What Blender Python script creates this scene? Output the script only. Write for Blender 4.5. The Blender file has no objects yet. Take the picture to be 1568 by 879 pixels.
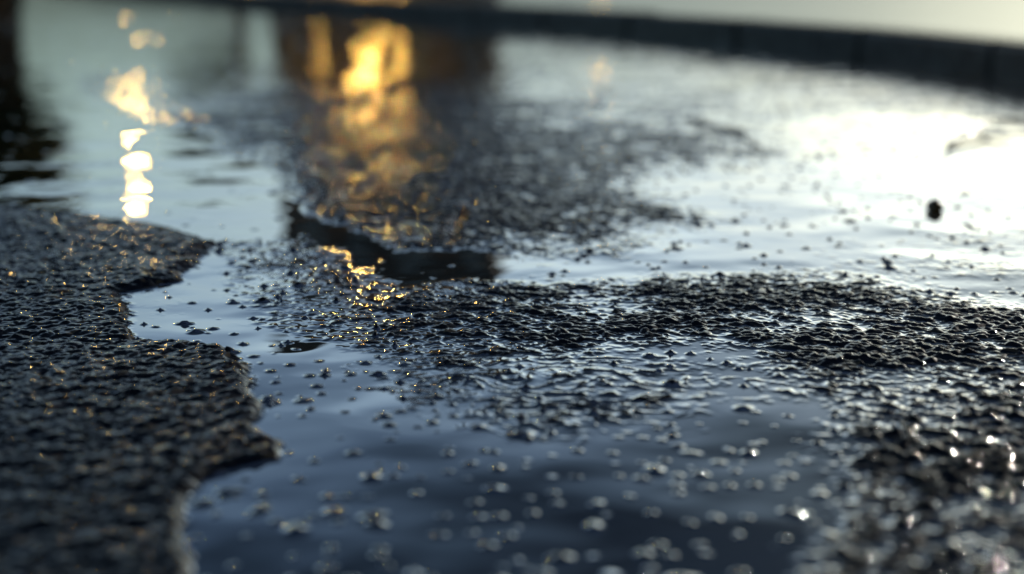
import bpy, bmesh, math, random
import numpy as np
from mathutils import Vector
random.seed(4)
S = bpy.context.scene
S.view_settings.view_transform='Standard'
S.view_settings.look='None'
S.view_settings.exposure=0

# ---------------------------------------------------------------- camera
H=0.25; PITCH=math.radians(12.5)
cam=bpy.data.cameras.new("camera"); co=bpy.data.objects.new("camera",cam)
S.collection.objects.link(co); S.camera=co
co.location=(0,0,H); co.rotation_euler=(math.pi/2-PITCH,0,0)
cam.lens=50; cam.sensor_width=36; cam.clip_start=0.01; cam.clip_end=2000
cam.dof.use_dof=True; cam.dof.focus_distance=1.01; cam.dof.aperture_fstop=3.1

def G(x,y):
    """survey of the photo: picture point -> point on the street plane"""
    v=(y-439.5)/2178.; u=(x-784)/2178.
    t=H/(math.sin(PITCH)+math.cos(PITCH)*v)
    return (u*t, t*(math.cos(PITCH)-v*math.sin(PITCH)))

# ---------------------------------------------------------------- noise
def hsh(ix,iy,s):
    h=(ix.astype(np.int64)*374761393+iy.astype(np.int64)*668265263+s*1274126177)&0xffffffff
    h=((h^(h>>13))*1274126177)&0xffffffff
    h=((h^(h>>15))*2246822519)&0xffffffff
    return ((h^(h>>16))&0xffffff).astype(np.float32)/np.float32(16777215)
def vn(x,y,s):
    ix=np.floor(x);iy=np.floor(y);fx=(x-ix).astype(np.float32);fy=(y-iy).astype(np.float32)
    fx=fx*fx*(3-2*fx);fy=fy*fy*(3-2*fy)
    a=hsh(ix,iy,s);b=hsh(ix+1,iy,s);c=hsh(ix,iy+1,s);d=hsh(ix+1,iy+1,s)
    return (a+(b-a)*fx+(c-a)*fy+(a-b-c+d)*fx*fy)*2-1
def fbm(x,y,s,o=3):
    r=0;a=1;t=0
    for k in range(o):
        r=r+a*vn(x*2**k+k*17.3,y*2**k-k*9.1,s+k);t+=a;a*=.5
    return r/t
def stones(x,y,cell,s,prob=1.0,rmin=.35,rmax=.7,pw=.6,halo=False):
    X=x/cell;Y=y/cell;ix=np.floor(X);iy=np.floor(Y)
    out=np.zeros(x.shape,np.float32);hal=np.zeros(x.shape,np.float32)
    for dx in(-1,0,1):
        for dy in(-1,0,1):
            cx=ix+dx;cy=iy+dy
            px=(X-(cx+.15+.7*hsh(cx,cy,s))).astype(np.float32)
            py=(Y-(cy+.15+.7*hsh(cx,cy,s+1))).astype(np.float32)
            a=hsh(cx,cy,s+5)*3.14
            ca=np.cos(a);sa=np.sin(a)
            qx=px*ca+py*sa;qy=(-px*sa+py*ca)*(1+.6*hsh(cx,cy,s+6))
            rr=rmin+(rmax-rmin)*hsh(cx,cy,s+2)
            hh=.3+.7*hsh(cx,cy,s+3)
            if np.isscalar(prob) and prob>=1: ok=1.
            else: ok=(hsh(cx,cy,s+4)<prob)
            d2=(qx*qx+qy*qy)/(rr*rr)
            out=np.maximum(out,ok*hh*np.maximum(0,1-d2)**pw)
            if halo: hal=np.maximum(hal,ok*hh*np.exp(-d2/1.6))
    return (out,hal) if halo else out

# ---------------------------------------------------------------- grid
fa=np.arange(-31,31,math.degrees(.00098))
ang=np.radians(np.concatenate([np.linspace(-180,-32,60),fa,np.linspace(31.05,180,60)]))
rf=[.33]
while rf[-1]<9: rf.append(rf[-1]*1.0016)
rc=[rf[-1]*1.02]
while rc[-1]<700: rc.append(rc[-1]*1.03)
rad=np.concatenate([[.02,.1,.2,.28,.31],rf,rc])
NR,NA=len(rad),len(ang)
print("grid",NR,NA,NR*NA)
RR,AA=np.meshgrid(rad,ang,indexing='ij')
X=RR*np.sin(AA);Y=RR*np.cos(AA)

# coarse evaluation for region polygons
st=3
ri=np.unique(np.append(np.arange(0,NR,st),NR-1)); ai=np.unique(np.append(np.arange(0,NA,st),NA-1))
Xc=X[np.ix_(ri,ai)];Yc=Y[np.ix_(ri,ai)]
def upsample(C):
    t=np.interp(np.arange(NR),ri,np.arange(len(ri)));i0=np.minimum(t.astype(int),len(ri)-2);f=(t-i0)[:,None].astype(np.float32)
    M=C[i0]*(1-f)+C[i0+1]*f
    t=np.interp(np.arange(NA),ai,np.arange(len(ai)));j0=np.minimum(t.astype(int),len(ai)-2);g=(t-j0)[None,:].astype(np.float32)
    return M[:,j0]*(1-g)+M[:,j0+1]*g
def sdist(poly):
    P=[G(*p) for p in poly];n=len(P)
    d=np.full(Xc.shape,1e9);ins=np.zeros(Xc.shape,bool)
    for i in range(n):
        ax,ay=P[i];bx,by=P[(i+1)%n];ex,ey=bx-ax,by-ay
        t=np.clip(((Xc-ax)*ex+(Yc-ay)*ey)/(ex*ex+ey*ey+1e-12),0,1)
        d=np.minimum(d,(Xc-ax-t*ex)**2+(Yc-ay-t*ey)**2)
        if abs(ey)>1e-12:
            c=((ay>Yc)!=(by>Yc))&(Xc<ex*(Yc-ay)/ey+ax); ins^=c
    d=np.sqrt(d);return upsample(np.where(ins,d,-d).astype(np.float32))

edge=(.009*fbm(X*28,Y*28,3,3)+.005*vn(X*120,Y*120,9))*np.clip(RR,.5,3)**.8
edge=edge.astype(np.float32)
# name: polygon, level mm, grain mm, lone-stone density, softness m, ragged
REG=[
 ("far_left_film",[(-400,20),(60,5),(400,5),(520,60),(380,110),(330,160),(200,170),(110,150),(60,90)],-.5,1.0,.1,.08,1),
 ("right_puddle",[(790,392),(940,392),(1000,352),(1090,335),(1000,300),(930,287),(1010,262),(1120,258),(1235,240),(1160,190),(1300,175),(1700,180),(2300,400),(2300,480),(1568,478),(1400,450),(1330,420),(1250,412),(1000,428),(800,435)],-2.6,.9,.2,.04,2.5),
 ("right_shoal",[(1250,375),(1400,350),(1568,345),(1800,350),(1800,440),(1568,455),(1400,430),(1300,405)],-.7,1.1,.2,.07,3),
 ("mid_slab",[(315,212),(375,248),(425,270),(440,310),(530,352),(600,388),(780,385),(860,392),(960,380),(1060,338),(990,305),(920,285),(985,262),(1060,258),(1140,235),(1080,205),(960,190),(800,150),(620,125),(400,150),(320,175)],1.5,1.7,0,.08,3),
 ("upper_left_puddle",[(-600,60),(60,60),(110,150),(150,168),(310,205),(320,232),(370,248),(420,270),(435,305),(470,335),(540,357),(590,386),(780,388),(800,430),(700,424),(640,434),(570,424),(520,380),(440,362),(330,372),(240,342),(130,328),(0,310),(-600,290)],-4.8,.4,.03,.02,1.2),
 ("wash",[(330,370),(440,362),(520,378),(575,420),(555,440),(600,540),(640,600),(420,600),(200,520),(180,450),(270,425),(300,400)],-.3,1.2,.3,.03,1),
 ("channel",[(330,378),(350,400),(330,430),(400,480),(380,540),(330,530),(200,528),(180,450),(270,425),(300,400)],-2.4,.8,.2,.015,.7),
 ("front_puddle",[(200,500),(360,500),(460,520),(600,540),(640,585),(720,605),(850,600),(880,580),(1000,540),(1150,535),(1210,575),(1290,625),(1320,690),(1290,760),(1250,830),(1240,960),(300,960),(240,860),(260,760),(320,690),(380,560)],-2.8,.8,.55,.016,1),
 ("center_slab",[(548,430),(600,424),(800,436),(1000,430),(1250,414),(1330,422),(1400,450),(1568,478),(2200,520),(2300,1100),(1220,1100),(1240,900),(1260,820),(1295,740),(1310,690),(1270,630),(1180,605),(1160,560),(1000,565),(880,580),(800,590),(700,592),(640,575),(600,530)],.85,1.9,0,.06,3.2),
 ("pond",[(870,560),(960,532),(1120,530),(1150,548),(1050,580),(930,590)],-1.8,1.4,.5,.03,2),
 ("wrinkles",[(590,555),(700,560),(880,540),(1000,545),(1130,575),(1080,640),(860,670),(720,655),(630,610)],-1.0,1.1,.3,.06,2.5),
 ("left_slab",[(-900,290),(0,315),(130,332),(240,347),(325,375),(290,405),(260,432),(180,450),(200,526),(290,524),(340,534),(375,560),(380,600),(400,620),(392,655),(435,680),(425,705),(320,725),(285,770),(270,830),(320,960),(330,1200),(-900,1300)],4.6,1.5,0,.009,.6),
]
level=np.full(X.shape,.1,np.float32);amp=np.full(X.shape,1.3,np.float32);dens=np.full(X.shape,.15,np.float32)
for nm,poly,lv,am,de,soft,rag in REG:
    sd=sdist(poly)+edge*rag
    sf=soft*np.clip(RR,.7,4)
    w=np.clip(sd/sf*.5+.5,0,1);w=(w*w*(3-2*w)).astype(np.float32)
    level+=(lv-level)*w;amp+=(am-amp)*w;dens+=(de-dens)*w
    if nm=="center_slab": wc=w
    if nm=="wrinkles": ww=w
# coarse stones bottom right
cr=np.clip((X-.05)/.15,0,1)*np.clip((.95-Y)/.25,0,1)*wc
amp=amp+.6*cr
mid=fbm(X*14,Y*14,21,3)
big=fbm(X*3,Y*3,31,2)
far=np.clip((RR-1.9)/1.2,0,1)
big2=fbm(X*3.2+9,Y*1.5+4,37,3)
cs,sn=math.cos(.6),math.sin(.6)
xr=X*cs-Y*sn;yr=X*sn+Y*cs
wx=xr+.0018*vn(X*160,Y*160,61);wy=yr+.0018*vn(X*160,Y*160,62)
sA=stones(wx,wy,.0062,50,rmin=.5,rmax=.9,pw=1.0)
sB=stones(wx+.3,wy,.0115,70,rmin=.4,rmax=.8,pw=1.0)
fine=np.clip(4.2-RR,0,1)
rough=np.clip((level+2.2)/2.2,.2,1)
T=.75*sA+.8*sB*(.6+.6*cr)-.45+.7*vn(wx*105,wy*105,44)+.30*vn(wx*230,wy*230,45)*fine*rough
T=T*(.7+.3*fine)
sC,hal=stones(X,Y,.026,90,prob=dens*.8,rmin=.09,rmax=.23,pw=1.,halo=True)
sD,hal2=stones(X+.7,Y,.0125,120,prob=dens*.6,rmin=.13,rmax=.27,pw=1.,halo=True)
g=level+amp*T+1.1*mid*np.clip(amp,.5,2)+.5*big+far*1.1*big2
wr=1-np.abs(vn(xr*34+2.6*vn(X*30,Y*30,7),Y*64+2.2*vn(X*34,Y*34,8),83))
wr2=1-np.abs(vn(X*60+1.5*vn(X*40,Y*40,17),Y*110+1.5*vn(X*44,Y*44,18),84))
g=g+ww*(2.3*wr**2.5+1.1*wr2**2-1.0)
g=np.where(sC>0,np.maximum(g,level+4.6*sC),g); g=np.where(sD>0,np.maximum(g,level+3.8*sD),g)
g=(g*.001).astype(np.float32)
k=.0018
hh=np.clip(k-np.abs(g),0,k)/k
wz=np.maximum(g,0)+hh*hh*k/4-.13*k
wet=(g<.0012)
wz=wz+(.0018*np.clip(hal*1.25-.2,0,1)+.0012*np.clip(hal2*1.25-.2,0,1))*wet
print("height ok",float(g.min()),float(g.max()))

def mesh_from(name,V,F):
    m=bpy.data.meshes.new(name)
    m.vertices.add(len(V));m.vertices.foreach_set("co",V.astype(np.float32).ravel())
    m.loops.add(F.size);m.loops.foreach_set("vertex_index",F.astype(np.int32).ravel())
    m.polygons.add(len(F));m.polygons.foreach_set("loop_start",np.arange(0,F.size,F.shape[1],dtype=np.int32))
    m.polygons.foreach_set("use_smooth",np.ones(len(F),bool))
    m.update(calc_edges=True)
    o=bpy.data.objects.new(name,m);S.collection.objects.link(o);return o
idx=np.arange(NR*NA,dtype=np.int32).reshape(NR,NA)
F=np.stack([idx[:-1,:-1],idx[:-1,1:],idx[1:,1:],idx[1:,:-1]],-1).reshape(-1,4)
F=F[:,::-1]
V=np.stack([X,Y,g],-1).reshape(-1,3)
road=mesh_from("asphalt_road",V,F)
vis=(wz>g-.00015).ravel()
keep=vis[F].any(1)
FW=F[keep]
u,inv=np.unique(FW,return_inverse=True)
VW=np.stack([X,Y,wz],-1).reshape(-1,3)[u]
puddle=mesh_from("rain_puddle",VW,inv.reshape(-1,4))

# ---------------------------------------------------------------- materials
def mat(name):
    m=bpy.data.materials.new(name);m.use_nodes=True
    nt=m.node_tree;nt.nodes.clear()
    return m,nt,nt.nodes,nt.links
def N(nodes,t,**kw):
    n=nodes.new(t)
    for a,b in kw.items(): setattr(n,a,b)
    return n
def ramp(nodes,stops):
    r=nodes.new('ShaderNodeValToRGB');e=r.color_ramp.elements
    while len(e)<len(stops): e.new(.5)
    for q,(p,c) in zip(e,stops):
        q.position=p;q.color=c if len(c)==4 else (*c,1)
    return r
# asphalt
m,nt,n,l=mat("wet_asphalt")
out=N(n,'ShaderNodeOutputMaterial');b=N(n,'ShaderNodeBsdfPrincipled')
geo=N(n,'ShaderNodeNewGeometry')
vo=N(n,'ShaderNodeTexVoronoi');vo.inputs['Scale'].default_value=140
l.new(geo.outputs['Position'],vo.inputs['Vector'])
sp=N(n,'ShaderNodeSeparateColor');l.new(vo.outputs['Color'],sp.inputs[0])
r=ramp(n,[(0,(.005,.008,.013)),(.5,(.010,.015,.025)),(.91,(.025,.03,.042)),(.965,(.09,.07,.045)),(1,(.22,.17,.11))])
l.new(sp.outputs[0],r.inputs[0]);l.new(r.outputs[0],b.inputs['Base Color'])
b.inputs['Roughness'].default_value=.5;b.inputs['Specular IOR Level'].default_value=.04
b.inputs['Coat Weight'].default_value=1;b.inputs['Coat Roughness'].default_value=.02;b.inputs['Coat IOR'].default_value=1.45
l.new(b.outputs[0],out.inputs[0]);road.data.materials.append(m)
# water
m,nt,n,l=mat("rain_water")
out=N(n,'ShaderNodeOutputMaterial')
tr=N(n,'ShaderNodeBsdfTransparent');tr.inputs[0].default_value=(.36,.43,.48,1)
gl=N(n,'ShaderNodeBsdfGlossy');gl.inputs['Roughness'].default_value=.0;gl.inputs[0].default_value=(1,1,1,1)
fr=N(n,'ShaderNodeFresnel');fr.inputs[0].default_value=1.34
mx=N(n,'ShaderNodeMixShader')
geo=N(n,'ShaderNodeNewGeometry')
na=N(n,'ShaderNodeTexNoise');na.inputs['Scale'].default_value=9;na.inputs['Detail'].default_value=2.0;na.inputs['Roughness'].default_value=.35
l.new(geo.outputs['Position'],na.inputs['Vector'])
bu=N(n,'ShaderNodeBump');bu.inputs['Strength'].default_value=1;bu.inputs['Distance'].default_value=.0032
l.new(na.outputs[0],bu.inputs['Height'])
l.new(bu.outputs[0],gl.inputs['Normal']);l.new(bu.outputs[0],fr.inputs['Normal'])
l.new(fr.outputs[0],mx.inputs[0]);l.new(tr.outputs[0],mx.inputs[1]);l.new(gl.outputs[0],mx.inputs[2])
l.new(mx.outputs[0],out.inputs[0]);puddle.data.materials.append(m)

def simple(name,col,rough=.5,metal=0,coat=0,nscale=0,var=.3,bump=0,bd=.001):
    m,nt,n,l=mat(name)
    out=N(n,'ShaderNodeOutputMaterial');b=N(n,'ShaderNodeBsdfPrincipled')
    b.inputs['Roughness'].default_value=rough;b.inputs['Metallic'].default_value=metal
    b.inputs['Coat Weight'].default_value=coat;b.inputs['Coat Roughness'].default_value=.12
    b.inputs['Base Color'].default_value=(*col,1)
    if nscale:
        geo=N(n,'ShaderNodeTexCoord');no=N(n,'ShaderNodeTexNoise');no.inputs['Scale'].default_value=nscale;no.inputs['Detail'].default_value=6
        l.new(geo.outputs['Object'],no.inputs['Vector'])
        r=ramp(n,[(.3,tuple(c*(1-var) for c in col)),(.7,tuple(c*(1+var) for c in col))])
        l.new(no.outputs[0],r.inputs[0]);l.new(r.outputs[0],b.inputs['Base Color'])
        if bump:
            bu=N(n,'ShaderNodeBump');bu.inputs['Strength'].default_value=bump;bu.inputs['Distance'].default_value=bd
            l.new(no.outputs[0],bu.inputs['Height']);l.new(bu.outputs[0],b.inputs['Normal'])
    l.new(b.outputs[0],out.inputs[0]);return m

def bm_obj(name,bm,mats,parent=None,smooth=False,loc=(0,0,0)):
    me=bpy.data.meshes.new(name);bm.to_mesh(me);bm.free()
    for q in mats: me.materials.append(q)
    if smooth:
        for p in me.polygons:p.use_smooth=True
    o=bpy.data.objects.new(name,me);S.collection.objects.link(o);o.location=loc
    if parent:o.parent=parent
    return o
def box(bm,x0,x1,y0,y1,z0,z1,mi=0):
    vs=[bm.verts.new(p) for p in[(x0,y0,z0),(x1,y0,z0),(x1,y1,z0),(x0,y1,z0),(x0,y0,z1),(x1,y0,z1),(x1,y1,z1),(x0,y1,z1)]]
    for f in[(3,2,1,0),(4,5,6,7),(0,1,5,4),(1,2,6,5),(2,3,7,6),(3,0,4,7)]:
        q=bm.faces.new([vs[i] for i in f]);q.material_index=mi

# ---------------------------------------------------------------- kerb + pavement
pts=[(1.2,-6),(1.2,-2),(1.18,0.5),(1.17,2.2),(1.135,3.15),(1.02,4.0),(.79,4.77),(.40,5.7),(-.5,7.7),(-1.18,9.2),(-3.5,14.4),(-7.9,24.3)]
def cat(P,n=24):
    o=[]
    for i in range(len(P)-1):
        p0=Vector(P[max(i-1,0)]);p1=Vector(P[i]);p2=Vector(P[i+1]);p3=Vector(P[min(i+2,len(P)-1)])
        for j in range(n):
            t=j/n;o.append(.5*((2*p1)+(p2-p0)*t+(2*p0-5*p1+4*p2-p3)*t*t+(3*p1-p0-3*p2+p3)*t**3))
    o.append(Vector(P[-1]));return o
C=cat(pts)
L=[0]
for a,b2 in zip(C,C[1:]):L.append(L[-1]+(b2-a).length)
def at(s):
    i=int(np.searchsorted(L,s))-1;i=max(0,min(i,len(C)-2))
    f=(s-L[i])/(L[i+1]-L[i]);p=C[i].lerp(C[i+1],f);t=(C[i+1]-C[i]).normalized()
    return p,Vector((t.y,-t.x))
KH=.095;KW=.14
kb=bmesh.new();s=0.0
prof=[(0.004,-.03),(0,.0),(.002,KH-.016),(.006,KH-.006),(.016,KH),(KW,KH),(KW,-.03)]
while s<L[-1]-1:
    e=s+.78;rings=[];dz=random.uniform(-.004,.004)
    ns=6
    for j in range(ns+1):
        p,nn=at(s+.015+(e-s-.03)*j/ns)
        rings.append([kb.verts.new((p.x+nn.x*a,p.y+nn.y*a,z+(dz if z>.05 else 0))) for a,z in prof])
    for j in range(ns):
        for q in range(len(prof)-1):
            kb.faces.new([rings[j][q],rings[j+1][q],rings[j+1][q+1],rings[j][q+1]])
    kb.faces.new(rings[0]);kb.faces.new(rings[-1][::-1])
    s=e
bmesh.ops.recalc_face_normals(kb,faces=kb.faces)
kerbm=simple("wet_concrete_kerb",(.06,.065,.068),.5,coat=.3,nscale=22,var=.7,bump=.5)
bm_obj("street_kerb",kb,[kerbm])
sb=bmesh.new();prev=None
for i in range(0,int(L[-1]/.25)):
    p,nn=at(i*.25)
    a=sb.verts.new((p.x+nn.x*(KW+.004),p.y+nn.y*(KW+.004),KH-.004));b2=sb.verts.new((p.x+nn.x*9,p.y+nn.y*9,KH+.03))
    if prev: sb.faces.new([prev[0],prev[1],b2,a])
    prev=(a,b2)
bmesh.ops.recalc_face_normals(sb,faces=sb.faces)
bm_obj("pavement",sb,[simple("wet_paving",(.11,.145,.14),.35,coat=.7,nscale=4,var=.7,bump=.3)])

# ---------------------------------------------------------------- buildings
brick,nt,n,l=mat("dark_brick")
out=N(n,'ShaderNodeOutputMaterial');b=N(n,'ShaderNodeBsdfPrincipled');b.inputs['Roughness'].default_value=.85
tc=N(n,'ShaderNodeTexCoord');mp=N(n,'ShaderNodeMapping');mp.inputs['Rotation'].default_value=(math.pi/2,0,0)
bt=N(n,'ShaderNodeTexBrick');bt.inputs['Scale'].default_value=4
bt.inputs['Color1'].default_value=(.06,.055,.055,1);bt.inputs['Color2'].default_value=(.05,.046,.046,1);bt.inputs['Mortar'].default_value=(.075,.08,.08,1)
l.new(tc.outputs['Object'],mp.inputs[0]);l.new(mp.outputs[0],bt.inputs[0]);l.new(bt.outputs[0],b.inputs['Base Color']);l.new(b.outputs[0],out.inputs[0])
glassm=simple("window_glass",(.02,.025,.03),.15,nscale=3)
trim=simple("stone_trim",(.1,.1,.1),.8,nscale=10)
roofm=simple("slate_roof",(.05,.05,.055),.7,nscale=12)
doorm=simple("painted_door",(.04,.06,.05),.5,nscale=5)
def building(name,x0,x1,y0,dep,h,floors,cols):
    root=bpy.data.objects.new(name,None);S.collection.objects.link(root);root.location=((x0+x1)/2,y0,0)
    w=x1-x0
    bm=bmesh.new();fh=(h-.5)/floors;cw=w/cols
    T=.25
    for f in range(floors):
        z0=f*fh
        for c in range(cols):
            xa=-w/2+c*cw;door=(f==0 and c==cols//2)
            wx0=xa+cw*.28;wx1=xa+cw*.72;wz0=z0+(0.02 if door else fh*.3);wz1=z0+fh*.82
            box(bm,xa,wx0,0,T,z0,z0+fh);box(bm,wx1,xa+cw,0,T,z0,z0+fh)
            box(bm,wx0,wx1,0,T,z0,wz0);box(bm,wx0,wx1,0,T,wz1,z0+fh)
    box(bm,-w/2,w/2,T+.003,dep,0,h-.5)
    bmesh.ops.remove_doubles(bm,verts=bm.verts,dist=.0001)
    bm_obj("walls",bm,[brick],root)
    bm=bmesh.new();bt_=bmesh.new()
    for f in range(floors):
        z0=f*fh
        for c in range(cols):
            xa=-w/2+c*cw;door=(f==0 and c==cols//2)
            wx0=xa+cw*.28;wx1=xa+cw*.72;wz0=z0+(0.02 if door else fh*.3);wz1=z0+fh*.82
            box(bm,wx0+.003,wx1-.003,.14,.17,wz0+.003,wz1-.003,1 if door else 0)
            if not door: box(bt_,wx0-.08,wx1+.08,-.07,.1,wz0-.08,wz0-.004)
            box(bt_,(wx0+wx1)/2-.02,(wx0+wx1)/2+.02,.11,.137,wz0+.002,wz1-.002)
    bm_obj("windows_and_door",bm,[glassm,doorm],root)
    box(bt_,-w/2-.15,w/2+.15,-.15,dep+.1,h-.497,h-.25)
    bm_obj("sills_and_cornice",bt_,[trim],root)
    bm=bmesh.new()
    v=[bm.verts.new(p) for p in[(-w/2,0,h-.246),(w/2,0,h-.246),(w/2,dep,h-.246),(-w/2,dep,h-.246),(-w/2+1,dep/2,h+.6),(w/2-1,dep/2,h+.6)]]
    for q in[(0,1,5,4),(1,2,5),(2,3,4,5),(3,0,4)]:bm.faces.new([v[i] for i in q])
    box(bm,w*.25,w*.25+.6,dep*.4,dep*.4+.6,h-.2,h+1.3)
    bm_obj("roof",bm,[roofm],root)
building("brick_house",-5.0,-.3,30,8,7.4,2,4)
building("brick_house",-24,-10.2,26,4,4.4,1,8)

# ---------------------------------------------------------------- street lamps
iron=simple("cast_iron",(.02,.02,.022),.4,metal=.6,nscale=20)
def glow(name,st):
    em,nt,n,l=mat(name)
    out=N(n,'ShaderNodeOutputMaterial');e=N(n,'ShaderNodeEmission');e.inputs[0].default_value=(1,.56,.12,1);e.inputs[1].default_value=st
    l.new(e.outputs[0],out.inputs[0]);return em
em=glow("lamp_glow",170);embright=glow("bright_lamp_glow",380);emdim=glow("dim_lamp_glow",70)
def lathe(bm,prof,seg=20,mi=0,off=(0,0)):
    rings=[[bm.verts.new((off[0]+r*math.cos(2*math.pi*i/seg),off[1]+r*math.sin(2*math.pi*i/seg),z)) for i in range(seg)] for r,z in prof]
    for a,b in zip(rings,rings[1:]):
        for i in range(seg):
            f=bm.faces.new([a[i],a[(i+1)%seg],b[(i+1)%seg],b[i]]);f.material_index=mi
def lamp(x,y,h,arm,r=.1,name="street_lamp",e=None):
    """post stands 'arm' metres to the side, curved arm carries the hanging lantern at (x,y,h)"""
    root=bpy.data.objects.new(name,None);S.collection.objects.link(root);root.location=(x-arm,y,0)
    f=r/.1;top=h+.45*f
    bm=bmesh.new();lathe(bm,[(.001,0),(.14*f,0),(.14*f,.12*f),(.1*f,.2*f),(.08*f,.5*f),(.06*f,.6*f),(.045*f,top-.3*f),(.04*f,top-.1*f),(.001,top-.08*f)])
    bm_obj("post",bm,[iron],root,True)
    cu=bpy.data.curves.new("arm",'CURVE');cu.dimensions='3D';cu.bevel_depth=.022*f;cu.bevel_resolution=3
    spn=cu.splines.new('POLY');K=14;spn.points.add(K)
    for i in range(K+1):
        t=i/K;spn.points[i].co=(arm*t,0,top+(-.15+.25*math.sin(math.pi*min(t*1.1,1)*.9)-.12*t*t)*f,1)
    cu.materials.append(iron)
    ao=bpy.data.objects.new("arm",cu);S.collection.objects.link(ao);ao.parent=root
    bm=bmesh.new();bmesh.ops.create_uvsphere(bm,u_segments=24,v_segments=14,radius=r)
    bm_obj("globe",bm,[e or em],root,True,(arm,0,h))
    bm=bmesh.new();lathe(bm,[(1.7*r,h+.7*r),(r,h+1.5*r),(.4*r,h+1.9*r),(.2*r,h+3*r),(.001,h+3.2*r)],off=(arm,0))
    bm_obj("shade",bm,[iron],root,True)
lamp(-5.85,22,2.95,3.7,.085)
lamp(-2.85,28,2.95,1.2,.09,e=embright)
lamp(-2.6,27.5,2.0,.5,.045,e=emdim,name="garden_lamp")
lamp(-2.1,27,1.0,.35,.05,"garden_lamp",emdim)
lamp(-3.6,27,1.7,.35,.035,"garden_lamp",emdim)
lamp(3.5,58,3.2,1.4,.08,e=emdim)

# ---------------------------------------------------------------- trees
barkm=simple("tree_bark",(.05,.04,.03),.8,nscale=15)
leafm=simple("leaves",(.045,.06,.025),.6,nscale=3,var=.5)
def tree(x,y,sc0,rseed):
    random.seed(rseed)
    root=bpy.data.objects.new("street_tree",None);S.collection.objects.link(root);root.location=(x,y,0)
    cu=bpy.data.curves.new("trunk",'CURVE');cu.dimensions='3D';cu.bevel_depth=1;cu.bevel_resolution=3
    tips=[]
    def branch(p,dr,ln,r,dep):
        sp=cu.splines.new('POLY');sp.points.add(5);q=Vector(p);d=Vector(dr).normalized()
        for i in range(6):
            sp.points[i].co=(*q,1);sp.points[i].radius=r*(1-.55*i/5)
            if i<5:
                d=(d+Vector((random.uniform(-.16,.16),random.uniform(-.16,.16),random.uniform(-.02,.1)))).normalized();q=q+d*ln/5
        tips.append(q.copy())
        if dep:
            for _ in range(4):
                branch(q-d*ln*random.uniform(0,.4),d+Vector((random.uniform(-1,1),random.uniform(-1,1),random.uniform(-.2,.6))),ln*.62,r*.42,dep-1)
    branch((0,0,0),(0,0,1),1.2*sc0,.1*sc0,3)
    cu.materials.append(barkm)
    o=bpy.data.objects.new("trunk",cu);S.collection.objects.link(o);o.parent=root
    vs=[];fs=[]
    for t in tips[1:]:
        for _ in range(60):
            c=t+Vector((random.gauss(0,.17),random.gauss(0,.17),random.gauss(0,.13)))*sc0
            a=Vector((random.uniform(-1,1),random.uniform(-1,1),random.uniform(-1,1))).normalized();b_=a.orthogonal().normalized()
            sc=random.uniform(.03,.06)*sc0;k0=len(vs)
            vs+=[c+a*sc*1.5,c+b_*sc*.7,c-a*sc*1.5,c-b_*sc*.7];fs.append((k0,k0+1,k0+2,k0+3))
    me=bpy.data.meshes.new("crown");me.from_pydata([tuple(v) for v in vs],[],fs);me.materials.append(leafm)
    o=bpy.data.objects.new("crown",me);S.collection.objects.link(o);o.parent=root
tree(-7.0,20.6,1.05,4)
tree(-8.0,22.5,1.4,9)
tree(-5.4,29.2,1.5,12)
random.seed(8)

# ---------------------------------------------------------------- debris
x,y=G(1431,322)
bm=bmesh.new();bmesh.ops.create_icosphere(bm,subdivisions=3,radius=.0085)
for v in bm.verts:
    c=v.co;nz=math.sin(c.x*500+1)*math.cos(c.y*430)*.12+math.sin(c.z*600)*.08
    v.co=Vector((c.x*1.05*(1+nz),c.y*1.1*(1+nz),c.z*.85*(1+nz)+ (0.002 if c.z>.005 else 0)))
bm_obj("pebble",bm,[simple("wet_pebble",(.12,.07,.02),.3,coat=1,nscale=120,var=.9)],None,True,(x,y,.003))
bark=simple("wet_bark",(.03,.02,.014),.45,coat=.7,nscale=200,var=.5)
def twig(path,r):
    cu=bpy.data.curves.new("twig",'CURVE');cu.dimensions='3D';cu.bevel_depth=r;cu.bevel_resolution=3
    for P in path:
        sp=cu.splines.new('POLY');sp.points.add(len(P)-1)
        for i,(px,py,z) in enumerate(P):
            a,b=G(px,py);sp.points[i].co=(a,b,z,1);sp.points[i].radius=1-.5*i/len(P)
    o=bpy.data.objects.new("twig",cu);S.collection.objects.link(o);cu.materials.append(bark);return o
twig([[(1452,226,.004),(1480,217,.007),(1510,211,.006),(1560,214,.008),(1620,208,.004)],[(1480,217,.007),(1500,205,.012),(1512,200,.014)]],.004)
twig([[(1050,184,.002),(1080,190,.003),(1110,200,.003),(1165,226,.002)],[(1110,200,.003),(1140,203,.004)]],.003)

# ---------------------------------------------------------------- sky and sun
SUN_EL=math.radians(9);SUN_AZ=math.radians(34)   # clockwise from +Y
W=bpy.data.worlds.new("World");S.world=W;W.use_nodes=True
nt=W.node_tree;n=nt.nodes;l=nt.links;n.clear()
out=n.new('ShaderNodeOutputWorld');bg=n.new('ShaderNodeBackground')
sky=n.new('ShaderNodeTexSky');sky.sky_type='NISHITA';sky.sun_disc=False
sky.sun_elevation=SUN_EL;sky.sun_rotation=SUN_AZ;sky.dust_density=1.5;sky.air_density=1.0
hs=n.new('ShaderNodeHueSaturation');hs.inputs['Saturation'].default_value=.70
l.new(sky.outputs[0],hs.inputs['Color'])
tc=n.new('ShaderNodeTexCoord')
sx=n.new('ShaderNodeSeparateXYZ');l.new(tc.outputs['Generated'],sx.inputs[0])
ma=n.new('ShaderNodeMath');ma.operation='MULTIPLY_ADD';ma.inputs[1].default_value=.22
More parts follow.
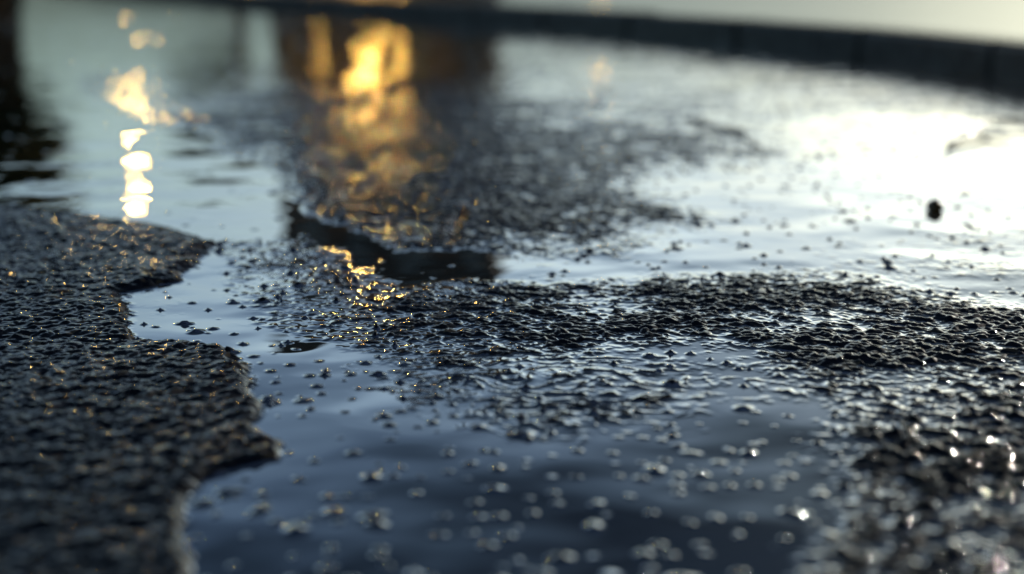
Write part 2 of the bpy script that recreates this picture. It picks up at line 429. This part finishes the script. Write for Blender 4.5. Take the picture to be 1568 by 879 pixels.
l.new(sx.outputs[0],ma.inputs[0]);l.new(sx.outputs[2],ma.inputs[2])
rp=ramp(n,[(0,(.64,.85,1)),(.14,(.74,.88,1.0)),(.20,(.56,.70,.86)),(.25,(.35,.46,.60)),(.31,(.17,.235,.33)),(.36,(.08,.115,.16)),(.40,(.03,.043,.062)),(.6,(.035,.055,.09)),(1,(.11,.15,.24))])
l.new(ma.outputs[0],rp.inputs[0])
hz=ramp(n,[(0,(.34,.42,.48)),(.05,(.44,.50,.55)),(.12,(1,1,1))]);l.new(sx.outputs[2],hz.inputs[0])
ax=ramp(n,[(0,(1,1,1)),(.1,(1,1,1)),(.33,(.9,.88,.84)),(.56,(.55,.55,.55)),(.9,(.8,.8,.8))]);l.new(sx.outputs[0],ax.inputs[0])
mp=n.new('ShaderNodeMapping');mp.inputs['Scale'].default_value=(1,1,3.5)
cn=n.new('ShaderNodeTexNoise');cn.inputs['Scale'].default_value=2.4;cn.inputs['Detail'].default_value=5
l.new(tc.outputs['Generated'],mp.inputs[0]);l.new(mp.outputs[0],cn.inputs[0])
cr2=ramp(n,[(.38,(.6,.62,.66)),(.62,(1.0,1.0,1.0))]);l.new(cn.outputs[0],cr2.inputs[0])
prevs=hs.outputs[0]
for q in (rp,cr2,hz,ax):
    mm=n.new('ShaderNodeMixRGB');mm.blend_type='MULTIPLY';mm.inputs[0].default_value=1
    l.new(prevs,mm.inputs[1]);l.new(q.outputs[0],mm.inputs[2]);prevs=mm.outputs[0]
l.new(prevs,bg.inputs[0]);bg.inputs[1].default_value=.15
l.new(bg.outputs[0],out.inputs[0])
sl=bpy.data.lights.new("sun",'SUN');sl.energy=1.5;sl.angle=math.radians(1.5);sl.color=(1,.92,.8)
so=bpy.data.objects.new("sun",sl);S.collection.objects.link(so)
d=Vector((math.sin(SUN_AZ)*math.cos(SUN_EL),math.cos(SUN_AZ)*math.cos(SUN_EL),math.sin(SUN_EL)))
so.rotation_euler=d.to_track_quat('Z','Y').to_euler()
print("done")
